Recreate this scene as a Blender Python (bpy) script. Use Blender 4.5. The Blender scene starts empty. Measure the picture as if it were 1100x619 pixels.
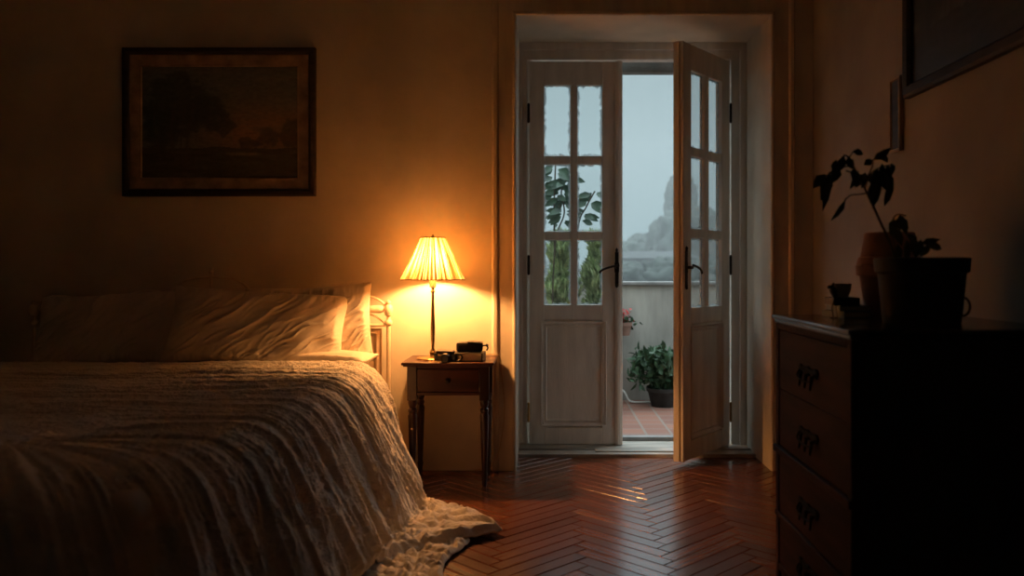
import bpy, bmesh, math, random
import numpy as np
from mathutils import Vector, Matrix, Euler
C = bpy.context.scene
COL = C.collection
R = math.radians
PI = math.pi
random.seed(7)

# ------------------------------------------------------------------ numpy noise
_rng = np.random.RandomState(11)
_TAB = _rng.rand(256, 256)
def vnoise(x, y):
    x = np.asarray(x, float); y = np.asarray(y, float)
    xi = np.floor(x).astype(int); yi = np.floor(y).astype(int)
    fx = x - xi; fy = y - yi
    fx = fx*fx*fx*(fx*(fx*6-15)+10); fy = fy*fy*fy*(fy*(fy*6-15)+10)
    a = _TAB[xi & 255, yi & 255]; b = _TAB[(xi+1) & 255, yi & 255]
    c = _TAB[xi & 255, (yi+1) & 255]; d = _TAB[(xi+1) & 255, (yi+1) & 255]
    return ((a*(1-fx)+b*fx)*(1-fy) + (c*(1-fx)+d*fx)*fy)*2-1
def fbm(x, y, o=4):
    s = 0; a = 1.0; t = 0
    for i in range(o):
        s = s + a*vnoise(x*2**i+17.3*i, y*2**i+5.1*i); t += a; a *= .5
    return s/t
def sstep(a, b, x):
    t = np.clip((x-a)/(b-a), 0, 1); return t*t*(3-2*t)

# ------------------------------------------------------------------ materials
MATS = {}
def nodes(name):
    m = bpy.data.materials.new(name); m.use_nodes = True
    nt = m.node_tree; nt.nodes.clear()
    out = nt.nodes.new('ShaderNodeOutputMaterial')
    return m, nt, out
def N(nt, t, **k):
    n = nt.nodes.new(t)
    for a, v in k.items():
        if a in n.inputs.keys(): n.inputs[a].default_value = v
        else: setattr(n, a, v)
    return n
def ramp(nt, fac, stops):
    r = nt.nodes.new('ShaderNodeValToRGB')
    el = r.color_ramp.elements
    while len(el) > 1: el.remove(el[-1])
    el[0].position = stops[0][0]; el[0].color = (*stops[0][1], 1)
    for p, c in stops[1:]:
        e = el.new(p); e.color = (*c, 1)
    nt.links.new(fac, r.inputs['Fac'])
    return r
def mat(name, col, rough=.6, var=.12, scale=8., stretch=(1, 1, 1), bump=.0, bscale=60., metal=0., spec=.5, coat=0., col2=None, detail=4.):
    """noise-mottled surface with optional fine bump"""
    if name in MATS: return MATS[name]
    m, nt, out = nodes(name); L = nt.links.new
    b = N(nt, 'ShaderNodeBsdfPrincipled', Roughness=rough, Metallic=metal)
    b.inputs['Specular IOR Level'].default_value = spec
    b.inputs['Coat Weight'].default_value = coat
    tc = N(nt, 'ShaderNodeTexCoord'); mp = N(nt, 'ShaderNodeMapping'); mp.inputs['Scale'].default_value = stretch
    L(tc.outputs['Object'], mp.inputs['Vector'])
    no = N(nt, 'ShaderNodeTexNoise', Scale=scale, Detail=detail); L(mp.outputs[0], no.inputs['Vector'])
    c2 = col2 or tuple(c*(1-var*2) for c in col)
    r = ramp(nt, no.outputs['Fac'], [(.3, c2), (.68, tuple(min(1, c*(1+var*.3)) for c in col))])
    L(r.outputs[0], b.inputs['Base Color'])
    if bump:
        n2 = N(nt, 'ShaderNodeTexNoise', Scale=bscale, Detail=3.); L(mp.outputs[0], n2.inputs['Vector'])
        bp = N(nt, 'ShaderNodeBump', Strength=bump, Distance=.004); L(n2.outputs['Fac'], bp.inputs['Height'])
        L(bp.outputs[0], b.inputs['Normal'])
    L(b.outputs[0], out.inputs['Surface'])
    MATS[name] = m; return m
def emit(name, col, st):
    m, nt, out = nodes(name)
    e = N(nt, 'ShaderNodeEmission', Color=(*col, 1), Strength=st)
    nt.links.new(e.outputs[0], out.inputs['Surface']); return m

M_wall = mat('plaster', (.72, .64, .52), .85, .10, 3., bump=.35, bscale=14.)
M_wallr = mat('plaster_dimmed', (.36, .33, .29), .85, .10, 3., bump=.35, bscale=14.)  # darker copy of the wall plaster, the right wall's dimness put into its colour
M_ceil = mat('cool_bounce_ceiling_plaster', (.66, .74, .80), .9)  # bluish tint put in to cool the lamp light bounced off the ceiling
M_grey = mat('blue_grey_bounce_plaster', (.34, .40, .46), .9, .1, 3.)  # blue-grey chosen so these walls bounce less orange light into the room
M_paint = mat('aged_cream_paint', (.84, .79, .73), .48, .10, 5., stretch=(3, 3, .6), bump=.25, bscale=30.)
M_trim = mat('casing_paint', (.70, .60, .47), .42, .10, 5., stretch=(3, 3, .5), bump=.15, bscale=30.)
M_sill = mat('worn_sill', (.50, .45, .39), .4, .25, 12., stretch=(.4, 2, 1), bump=.3)
M_brass = mat('old_brass', (.42, .28, .12), .38, .2, 40., metal=1.)
M_iron = mat('dark_iron', (.05, .035, .028), .4, .3, 50., metal=.8)
M_pull = mat('blackened_pull', (.010, .008, .008), .8, .3, 50., spec=.1)
M_cream = mat('cream_enamel', (.72, .60, .44), .35, .1, 20.)
M_panel = mat('headboard_panel', (.55, .42, .29), .6, .12, 4., stretch=(1, 1, .3), bump=.2)
M_night = mat('cherry_wood', (.070, .018, .010), .32, .3, 7., stretch=(.6, 3, 3), bump=.1, spec=.35, coat=.05)
M_nightv = mat('cherry_wood_leg', (.050, .014, .009), .32, .3, 7., stretch=(3, 3, .5), bump=.1, coat=.2)
M_chest = mat('mahogany', (.038, .010, .010), .7, .35, 6., stretch=(3, .5, 3), bump=.1, spec=.12)
M_chestd = mat('dark_mahogany', (.03, .016, .013), .5, .35, 6., stretch=(3, 3, .5), bump=.1)
M_chesttop = mat('polished_mahogany_top', (.04, .022, .018), .22, .35, 6., stretch=(3, .5, 3), coat=.3)
M_terra = mat('terracotta', (.30, .16, .12), .85, .18, 12., bump=.2)
M_darkpot = mat('dark_glaze', (.040, .036, .034), .7, .3, 12., bump=.1, spec=.2)
M_leafdark = mat('house_plant_leaf', (.035, .055, .022), .5, .3, 20.)
M_stem = mat('stem_brown', (.06, .045, .025), .7, .2, 30.)
M_soil = mat('soil', (.03, .02, .014), .95, .3, 60., bump=.6)
M_leather = mat('black_leather', (.025, .018, .016), .38, .3, 60., bump=.3, bscale=200.)
M_black = mat('black_plastic', (.018, .016, .016), .3, .2, 30.)
M_tan = mat('tan_card', (.55, .38, .2), .6, .12, 30.)
M_paper = mat('page_edges', (.72, .60, .40), .7, .15, 8., stretch=(1, 1, 60))
M_bookblue = mat('blue_cloth', (.08, .12, .16), .5, .2, 50.)
M_pale = mat('pale_ceramic', (.38, .36, .33), .35, .1, 10.)
M_frame = mat('dark_frame', (.05, .032, .024), .6, .3, 12., stretch=(.6, 3, 3))
M_gilt = mat('faded_gilt', (.44, .31, .21), .5, .25, 14., bump=.3)
M_outwall = mat('weathered_parapet', (.40, .375, .335), .85, .22, 3., stretch=(2, 2, .5), bump=.4, bscale=20.)
M_cope = mat('parapet_coping', (.24, .23, .22), .8, .2, 6., bump=.3)
M_conifer = mat('conifer_green', (.42, .52, .27), .6, .35, 14.)
M_vine = mat('vine_green', (.035, .085, .045), .5, .25, 20.)
M_bush = mat('bush_green', (.045, .10, .045), .55, .3, 20.)
M_red = mat('red_petal', (.45, .04, .03), .6, .3, 30.)
M_white = mat('white_rubber', (.75, .75, .72), .4, .05, 10.)
M_far = mat('far_foliage', (.035, .05, .04), .9, .4, .4)
M_farb = mat('far_building', (.12, .125, .12), .9, .1, .3)
M_sheet = mat('white_sheet', (.72, .62, .50), .85, .06, 10., bump=.4, bscale=40.)

def fabric(name, col, waffle, strength):
    m, nt, out = nodes(name); L = nt.links.new
    b = N(nt, 'ShaderNodeBsdfPrincipled', Roughness=.9)
    b.inputs['Specular IOR Level'].default_value = .15
    b.inputs['Sheen Weight'].default_value = .25
    tc = N(nt, 'ShaderNodeTexCoord')
    no = N(nt, 'ShaderNodeTexNoise', Scale=6., Detail=5.); L(tc.outputs['UV'], no.inputs['Vector'])
    r = ramp(nt, no.outputs['Fac'], [(.3, tuple(c*.8 for c in col)), (.7, col)])
    L(r.outputs[0], b.inputs['Base Color'])
    vo = N(nt, 'ShaderNodeTexVoronoi', Scale=waffle); L(tc.outputs['UV'], vo.inputs['Vector'])
    vo.feature = 'SMOOTH_F1'
    n2 = N(nt, 'ShaderNodeTexNoise', Scale=waffle*1.6, Detail=3.); L(tc.outputs['UV'], n2.inputs['Vector'])
    ad = N(nt, 'ShaderNodeMath', operation='SUBTRACT'); L(n2.outputs['Fac'], ad.inputs[0]); L(vo.outputs['Distance'], ad.inputs[1])
    bp = N(nt, 'ShaderNodeBump', Strength=strength, Distance=.006); L(ad.outputs[0], bp.inputs['Height'])
    L(bp.outputs[0], b.inputs['Normal']); L(b.outputs[0], out.inputs['Surface'])
    return m
M_spread = fabric('crinkled_cotton', (.80, .71, .60), 75., .55)
M_throw = fabric('quilted_cotton', (.74, .64, .52), 75., .6)
M_pillow = fabric('pillow_linen', (.68, .58, .47), 26., .28)
M_pillow2 = fabric('pillow_linen_back', (.68, .58, .47), 26., .4)

def mk_planks():
    m, nt, out = nodes('parquet'); L = nt.links.new
    b = N(nt, 'ShaderNodeBsdfPrincipled', Roughness=.26)
    b.inputs['Specular IOR Level'].default_value = .65
    g = N(nt, 'ShaderNodeNewGeometry'); tc = N(nt, 'ShaderNodeTexCoord')
    r = ramp(nt, g.outputs['Random Per Island'], [(0, (.11, .030, .011)), (.35, (.155, .043, .016)), (.7, (.19, .056, .020)), (1, (.24, .075, .027))])
    mp = N(nt, 'ShaderNodeMapping'); mp.inputs['Scale'].default_value = (2.5, 60, 1)
    L(tc.outputs['UV'], mp.inputs['Vector'])
    no = N(nt, 'ShaderNodeTexNoise', Scale=1.5, Detail=5.); L(mp.outputs[0], no.inputs['Vector'])
    rr = ramp(nt, no.outputs['Fac'], [(.3, (.55, .5, .45)), (.65, (1, 1, 1))])
    mx = N(nt, 'ShaderNodeMix', data_type='RGBA', blend_type='MULTIPLY'); mx.inputs[0].default_value = .8
    L(r.outputs[0], mx.inputs[6]); L(rr.outputs[0], mx.inputs[7]); L(mx.outputs[2], b.inputs['Base Color'])
    n3 = N(nt, 'ShaderNodeTexNoise', Scale=4., Detail=4.); L(tc.outputs['Object'], n3.inputs['Vector'])
    mr = N(nt, 'ShaderNodeMapRange'); mr.inputs['To Min'].default_value = .19; mr.inputs['To Max'].default_value = .28
    L(n3.outputs['Fac'], mr.inputs['Value']); L(mr.outputs[0], b.inputs['Roughness'])
    bp = N(nt, 'ShaderNodeBump', Strength=.12, Distance=.002); L(no.outputs['Fac'], bp.inputs['Height'])
    L(bp.outputs[0], b.inputs['Normal']); L(b.outputs[0], out.inputs['Surface'])
    return m
M_floor = mk_planks()
M_gap = mat('joint_dark', (.02, .01, .006), .8)

def mk_tiles():
    m, nt, out = nodes('balcony_tiles'); L = nt.links.new
    b = N(nt, 'ShaderNodeBsdfPrincipled', Roughness=.75)
    tc = N(nt, 'ShaderNodeTexCoord')
    br = N(nt, 'ShaderNodeTexBrick', Scale=1.0, offset=0.0)
    br.inputs['Brick Width'].default_value = .17; br.inputs['Row Height'].default_value = .17
    br.inputs['Mortar Size'].default_value = .009
    br.inputs['Color1'].default_value = (.24, .10, .065, 1); br.inputs['Color2'].default_value = (.17, .07, .05, 1)
    br.inputs['Mortar'].default_value = (.20, .15, .12, 1)
    L(tc.outputs['Object'], br.inputs['Vector'])
    bp = N(nt, 'ShaderNodeBump', Strength=.4, Distance=.003, invert=True); L(br.outputs['Fac'], bp.inputs['Height'])
    L(br.outputs['Color'], b.inputs['Base Color']); L(bp.outputs[0], b.inputs['Normal']); L(b.outputs[0], out.inputs['Surface'])
    return m
M_tiles = mk_tiles()

def mk_glass():
    m, nt, out = nodes('old_window_glass'); L = nt.links.new
    tr = N(nt, 'ShaderNodeBsdfTransparent', Color=(.93, .96, .96, 1)); gl = N(nt, 'ShaderNodeBsdfGlossy', Roughness=.03)
    lw = N(nt, 'ShaderNodeLayerWeight', Blend=.25)
    mr = N(nt, 'ShaderNodeMapRange'); mr.inputs['To Min'].default_value = .03; mr.inputs['To Max'].default_value = .4
    L(lw.outputs['Fresnel'], mr.inputs['Value'])
    mx = N(nt, 'ShaderNodeMixShader'); L(mr.outputs[0], mx.inputs[0]); L(tr.outputs[0], mx.inputs[1]); L(gl.outputs[0], mx.inputs[2])
    tc = N(nt, 'ShaderNodeTexCoord'); no = N(nt, 'ShaderNodeTexNoise', Scale=5., Detail=6., Roughness=.65)
    L(tc.outputs['Object'], no.inputs['Vector']); no.inputs['Scale'].default_value = 28.
    # dirt creeping in from the edges of each pane, distance in metres is stored in the UV
    sp = N(nt, 'ShaderNodeSeparateXYZ'); L(tc.outputs['UV'], sp.inputs[0])
    a = N(nt, 'ShaderNodeMath', operation='MINIMUM'); L(sp.outputs[0], a.inputs[0]); L(sp.outputs[1], a.inputs[1])
    mu = N(nt, 'ShaderNodeMath', operation='MULTIPLY_ADD'); L(no.outputs['Fac'], mu.inputs[0]); mu.inputs[1].default_value = -.05; L(a.outputs[0], mu.inputs[2])
    dr = ramp(nt, mu.outputs[0], [(0, (1, 1, 1)), (.01, (0, 0, 0))])
    # map: value < -0.018 -> dirty
    mr2 = N(nt, 'ShaderNodeMapRange'); mr2.inputs['From Min'].default_value = -.022; mr2.inputs['From Max'].default_value = -.012
    mr2.inputs['To Min'].default_value = .85; mr2.inputs['To Max'].default_value = .04
    L(mu.outputs[0], mr2.inputs['Value'])
    df = N(nt, 'ShaderNodeBsdfDiffuse', Color=(.30, .31, .30, 1)); tl = N(nt, 'ShaderNodeBsdfTranslucent', Color=(.30, .33, .34, 1))
    md = N(nt, 'ShaderNodeMixShader'); md.inputs[0].default_value = .5; L(df.outputs[0], md.inputs[1]); L(tl.outputs[0], md.inputs[2])
    m2 = N(nt, 'ShaderNodeMixShader'); L(mr2.outputs[0], m2.inputs[0]); L(mx.outputs[0], m2.inputs[1]); L(md.outputs[0], m2.inputs[2])
    L(m2.outputs[0], out.inputs['Surface'])
    return m
M_glass = mk_glass()

def mk_shade():
    m, nt, out = nodes('pleated_lampshade'); L = nt.links.new
    tl = N(nt, 'ShaderNodeBsdfTranslucent'); df = N(nt, 'ShaderNodeBsdfDiffuse', Color=(.8, .66, .45, 1))
    tc = N(nt, 'ShaderNodeTexCoord'); sp = N(nt, 'ShaderNodeSeparateXYZ'); L(tc.outputs['UV'], sp.inputs[0])
    # gathered cloth: u runs round the shade; doubled layers let less light through
    no = N(nt, 'ShaderNodeTexNoise', Scale=1., Detail=3.); no.noise_dimensions = '2D'
    mp = N(nt, 'ShaderNodeMapping'); mp.inputs['Scale'].default_value = (96, .6, 1); L(tc.outputs['UV'], mp.inputs['Vector']); L(mp.outputs[0], no.inputs['Vector'])
    r = ramp(nt, no.outputs['Fac'], [(.36, (.045, .017, .0035)), (.49, (.19, .10, .028)), (.64, (.80, .60, .33))])
    L(r.outputs[0], tl.inputs['Color'])
    mx = N(nt, 'ShaderNodeMixShader'); mx.inputs[0].default_value = .42; L(df.outputs[0], mx.inputs[1]); L(tl.outputs[0], mx.inputs[2])
    L(mx.outputs[0], out.inputs['Surface'])
    return m
M_shade = mk_shade()
m, nt, out = nodes('sheer_diffuser'); tl_ = N(nt, 'ShaderNodeBsdfTranslucent', Color=(.95, .85, .65, 1)); df_ = N(nt, 'ShaderNodeBsdfDiffuse', Color=(.85, .75, .55, 1))
mx_ = N(nt, 'ShaderNodeMixShader'); mx_.inputs[0].default_value = .92; nt.links.new(df_.outputs[0], mx_.inputs[1]); nt.links.new(tl_.outputs[0], mx_.inputs[2]); nt.links.new(mx_.outputs[0], out.inputs['Surface'])
M_diffuser = m  # cloth for the added diffuser in the top of the shade

# ------------------------------------------------------------------ mesh helpers
def newbm(): return bmesh.new()
def box(bm, x0, x1, y0, y1, z0, z1, M=None):
    vs = [bm.verts.new((x, y, z)) for x in (x0, x1) for y in (y0, y1) for z in (z0, z1)]
    if M is not None:
        for v in vs: v.co = M @ v.co
    for f in ((0, 1, 3, 2), (4, 6, 7, 5), (0, 4, 5, 1), (2, 3, 7, 6), (0, 2, 6, 4), (1, 5, 7, 3)):
        bm.faces.new([vs[i] for i in f])
    return bm
def lathe(bm, prof, c=(0, 0, 0), n=32, M=None, cap=True):
    rings = []
    for r, z in prof:
        ring = []
        for k in range(n):
            a = 2*PI*k/n
            v = Vector((c[0]+r*math.cos(a), c[1]+r*math.sin(a), c[2]+z))
            if M is not None: v = M @ v
            ring.append(bm.verts.new(v))
        rings.append(ring)
    for a, b in zip(rings, rings[1:]):
        for k in range(n): bm.faces.new((a[k], a[(k+1) % n], b[(k+1) % n], b[k]))
    if cap:
        bm.faces.new(list(reversed(rings[0]))); bm.faces.new(rings[-1])
    return bm
def tube(bm, pts, r, n=10, cap=True):
    pts = [Vector(p) for p in pts]
    rad = [float(v) for v in r] if isinstance(r, (list, tuple)) else [r]*len(pts)
    T = []
    for i in range(len(pts)):
        T.append((pts[min(i+1, len(pts)-1)]-pts[max(i-1, 0)]).normalized())
    up = Vector((0, 0, 1)) if abs(T[0].z) < .9 else Vector((1, 0, 0))
    nrm = T[0].cross(up).normalized(); rings = []
    for p, t, q in zip(pts, T, rad):
        nrm = (nrm - t*nrm.dot(t)).normalized(); bn = t.cross(nrm)
        rings.append([bm.verts.new(p+q*(math.cos(2*PI*k/n)*nrm+math.sin(2*PI*k/n)*bn)) for k in range(n)])
    for a, b in zip(rings, rings[1:]):
        for k in range(n): bm.faces.new((a[k], a[(k+1) % n], b[(k+1) % n], b[k]))
    if cap:
        bm.faces.new(list(reversed(rings[0]))); bm.faces.new(rings[-1])
    return bm
def spline(P, n=8):
    P = [Vector(p) for p in P]; Q = [P[0]]+P+[P[-1]]; out = []
    for i in range(1, len(Q)-2):
        for k in range(n):
            t = k/n; a, b, c, d = Q[i-1], Q[i], Q[i+1], Q[i+2]
            out.append(.5*((2*b)+(c-a)*t+(2*a-5*b+4*c-d)*t*t+(3*b-a-3*c+d)*t**3))
    out.append(P[-1]); return out
def gridmesh(name, X, Y, Z, close_u=False, uv=None):
    nu, nv = X.shape
    me = bpy.data.meshes.new(name)
    co = np.stack([X, Y, Z], -1).reshape(-1, 3)
    i, j = np.meshgrid(np.arange(nu-1 if not close_u else nu), np.arange(nv-1), indexing='ij')
    i2 = (i+1) % nu
    F = np.stack([i*nv+j, i2*nv+j, i2*nv+j+1, i*nv+j+1], -1).reshape(-1, 4)
    me.vertices.add(len(co)); me.vertices.foreach_set('co', co.ravel())
    me.loops.add(F.size); me.loops.foreach_set('vertex_index', F.ravel().astype(np.int32))
    me.polygons.add(len(F)); me.polygons.foreach_set('loop_start', np.arange(0, F.size, 4, dtype=np.int32))
    me.update(calc_edges=True)
    if uv is not None:
        l = me.uv_layers.new(name='UVMap')
        UV = np.stack(uv, -1).reshape(-1, 2)[F.ravel()]
        l.data.foreach_set('uv', UV.ravel())
    me.polygons.foreach_set('use_smooth', np.ones(len(F), bool))
    return me
def link(name, me, m, parent=None):
    me.name = name
    o = bpy.data.objects.new(name, me); COL.objects.link(o)
    if m is not None and not me.materials: me.materials.append(m)
    if parent is not None: o.parent = parent
    return o
def obj(name, bm, m, parent=None, bevel=0., smooth=False, auto=True):
    bmesh.ops.recalc_face_normals(bm, faces=bm.faces)
    me = bpy.data.meshes.new(name)
    if smooth:
        for f in bm.faces: f.smooth = True
        for e in bm.edges:
            if len(e.link_faces) == 2 and e.calc_face_angle(0) > R(38): e.smooth = False
    bm.to_mesh(me); bm.free()
    o = link(name, me, m, parent)
    if bevel:
        b = o.modifiers.new('Bevel', 'BEVEL'); b.width = bevel; b.segments = 2; b.limit_method = 'ANGLE'; b.angle_limit = R(40)
    return o
def tag(o, label, cat, group=None, kind=None):
    o['label'] = label; o['category'] = cat
    if group: o['group'] = group
    if kind: o['kind'] = kind
    return o
def thing(name, label, cat, loc=(0, 0, 0), rz=0, group=None, kind=None):
    o = bpy.data.objects.new(name, None); COL.objects.link(o)
    o.location = loc; o.rotation_euler = (0, 0, rz); o.empty_display_size = .1
    return tag(o, label, cat, group, kind)
def struct(name, label, bm, m, cat, bevel=0.):
    return tag(obj(name, bm, m, None, bevel), label, cat, kind='structure')

# ------------------------------------------------------------------ room shell
WY = 4.592; EXT = 5.30; XL, XR = -3.05, 1.47; RY = -1.6; H = 3.2
OX0, OX1, OZ = -.155, 1.238, 2.492
bm = newbm()
box(bm, XL, OX0, WY, EXT, 0, H); box(bm, OX1, XR+.1, WY, EXT, 0, H); box(bm, OX0, OX1, WY, EXT, OZ, H)
struct('wall_back', 'cream plastered end wall pierced by the balcony doorway', bm, M_wall, 'wall')
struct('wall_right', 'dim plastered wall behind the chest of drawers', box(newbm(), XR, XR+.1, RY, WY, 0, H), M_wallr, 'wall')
struct('wall_left', 'unlit wall at the far side of the bed', box(newbm(), XL-.1, XL, RY, EXT, 0, H), M_grey, 'wall')
struct('wall_front', 'plain wall behind the viewpoint facing the doorway', box(newbm(), XL-.1, XR+.1, RY-.1, RY, 0, H), M_grey, 'wall')
struct('ceiling', 'plain plaster ceiling of the bedroom', box(newbm(), XL-.1, XR+.1, RY-.1, EXT, H, H+.1), M_ceil, 'ceiling')

# herringbone parquet: one mesh of individual staves over a dark bed
def herringbone():
    bm = newbm(); uvl = bm.loops.layers.uv.new('UVMap')
    W, L = .066, .46; g = .0011; rng = random.Random(3)
    c, s = math.cos(PI/4), math.sin(PI/4)
    def stave(x0, x1, y0, y1, horiz):
        cx, cy = (x0+x1)/2, (y0+y1)/2
        wx, wy = c*cx-s*cy, s*cx+c*cy
        if not (XL-.3 < wx+OFFX < XR+.3 and RY-.3 < wy < WY+.75): return
        tx, ty = rng.gauss(0, .0015), rng.gauss(0, .0015); dz = rng.gauss(0, .00025)
        u0, v0 = rng.random()*9, rng.random()*9
        vs = []; uv = []
        P = [(x0+g, y0+g), (x1-g, y0+g), (x1-g, y1-g), (x0+g, y1-g)]
        # bevelled rim
        inn = .0022
        Q = [(x0+g+inn, y0+g+inn), (x1-g-inn, y0+g+inn), (x1-g-inn, y1-g-inn), (x0+g+inn, y1-g-inn)]
        def wp(p, z):
            lx, ly = p[0]-cx, p[1]-cy
            a = c*p[0]-s*p[1]+OFFX; b = s*p[0]+c*p[1]
            return (a, b, z+lx*tx*.5+ly*ty)
        O = [bm.verts.new(wp(p, -.0025)) for p in P]; I = [bm.verts.new(wp(q, dz)) for q in Q]
        def uvof(p):
            return (u0+(p[0]-cx), v0+(p[1]-cy)) if horiz else (u0+(p[1]-cy), v0+(p[0]-cx))
        f = bm.faces.new(I)
        for lp, q in zip(f.loops, Q): lp[uvl].uv = uvof(q)
        for k in range(4):
            f = bm.faces.new((O[k], O[(k+1) % 4], I[(k+1) % 4], I[k]))
            for lp, q in zip(f.loops, (P[k], P[(k+1) % 4], Q[(k+1) % 4], Q[k])): lp[uvl].uv = uvof(q)
    OFFX = .49
    for j in range(-12, 13):
        for k in range(-160, 160):
            ox, oy = k*W+j*L, k*W-j*L
            stave(ox, ox+L, oy, oy+W, True); stave(ox+L, ox+L+W, oy+W-L, oy+W, False)
    # trim to the room and the door recess
    for co, no in (((XL, 0, 0), (-1, 0, 0)), ((XR, 0, 0), (1, 0, 0)), ((0, RY, 0), (0, -1, 0)), ((0, 4.93, 0), (0, 1, 0))):
        bmesh.ops.bisect_plane(bm, geom=bm.verts[:]+bm.edges[:]+bm.faces[:], plane_co=co, plane_no=no, clear_outer=True)
    return bm
bm = herringbone()
n_before = len(bm.faces)
# solid bed under the staves
me_bed = box(bm, XL, XR, RY, WY, -.06, -.003); box(bm, OX0, OX1, WY, EXT, -.06, -.003)
bmesh.ops.recalc_face_normals(bm, faces=bm.faces)
for f in bm.faces:
    if len(f.verts) >= 3 and abs(f.normal.z) > .9 and f.normal.z < 0 and f.calc_center_median().z > -.01: f.normal_flip()
me = bpy.data.meshes.new('floor'); me.materials.append(M_floor); me.materials.append(M_gap)
bm.faces.ensure_lookup_table()
for f in bm.faces[n_before:]: f.material_index = 1
bm.to_mesh(me); bm.free()
fl = bpy.data.objects.new('floor', me); COL.objects.link(fl)
tag(fl, 'glossy reddish brown herringbone parquet floor', 'floor', kind='structure')

# door casing, swept moulding profile (offset outward, proud of the wall)
def casing():
    bm = newbm()
    prof = [(0, 0), (0, .012), (.006, .018), (.014, .018), (.018, .012), (.024, .010), (.095, .010), (.100, .016), (.106, .022), (.122, .024), (.130, .016), (.135, 0)]
    rings = []
    for (x, z, dx, dz) in ((OX0, 0, -1, 0), (OX0, OZ, -1, 1), (OX1, OZ, 1, 1), (OX1, 0, 1, 0)):
        rings.append([bm.verts.new((x+dx*o, WY-h-.0005, max(0, z+dz*o) if z == 0 else z+dz*o)) for o, h in prof])
    for a, b in zip(rings, rings[1:]):
        for k in range(len(prof)-1): bm.faces.new((a[k], a[k+1], b[k+1], b[k]))
    return bm
struct('trim_1', 'moulded cream casing around the balcony doorway', casing(), M_trim, 'door casing')
# frame inside the recess
FY0, FY1 = 5.150, 5.225; FX0, FX1 = -.108, 1.145; FZ = 2.392
bm = newbm()
box(bm, OX0, FX0, FY0, FY1, 0, OZ); box(bm, FX1, OX1, FY0, FY1, 0, OZ); box(bm, FX0, FX1, FY0, FY1, FZ, OZ)
box(bm, FX0, FX0+.024, FY0+.030, FY1, 0, FZ); box(bm, FX1-.024, FX1, FY0+.030, FY1, 0, FZ)
box(bm, OX0, OX1, FY0-.018, FY0, OZ-.045, OZ); box(bm, OX0, OX0+.022, FY0-.018, FY0, 0, OZ-.045)
box(bm, OX1-.04, OX1, FY0-.018, FY0, 0, OZ-.045)
struct('trim_2', 'painted door frame set deep in the wall recess', bm, M_paint, 'door frame', .003)
bm = newbm()
box(bm, FX0+.012, FX1-.012, EXT-.02, EXT+.05, FZ-.05, FZ+.02)
struct('trim_3', 'outer lintel strip above the door gap', bm, M_cope, 'lintel', .003)
bm = newbm()
box(bm, OX0, OX1, 4.905, EXT+.04, -.003, .020); box(bm, OX0, OX1, 5.02, EXT+.04, .020, .026); box(bm, .30, .80, 4.955, 5.02, .020, .028)
struct('trim_4', 'worn painted threshold board of the balcony doorway', bm, M_sill, 'threshold', .003)
struct('trim_5', 'low weather bar across the outer threshold', box(newbm(), OX0, OX1, EXT-.05, EXT+.02, .026, .05), M_cope, 'weather bar', .004)

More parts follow.
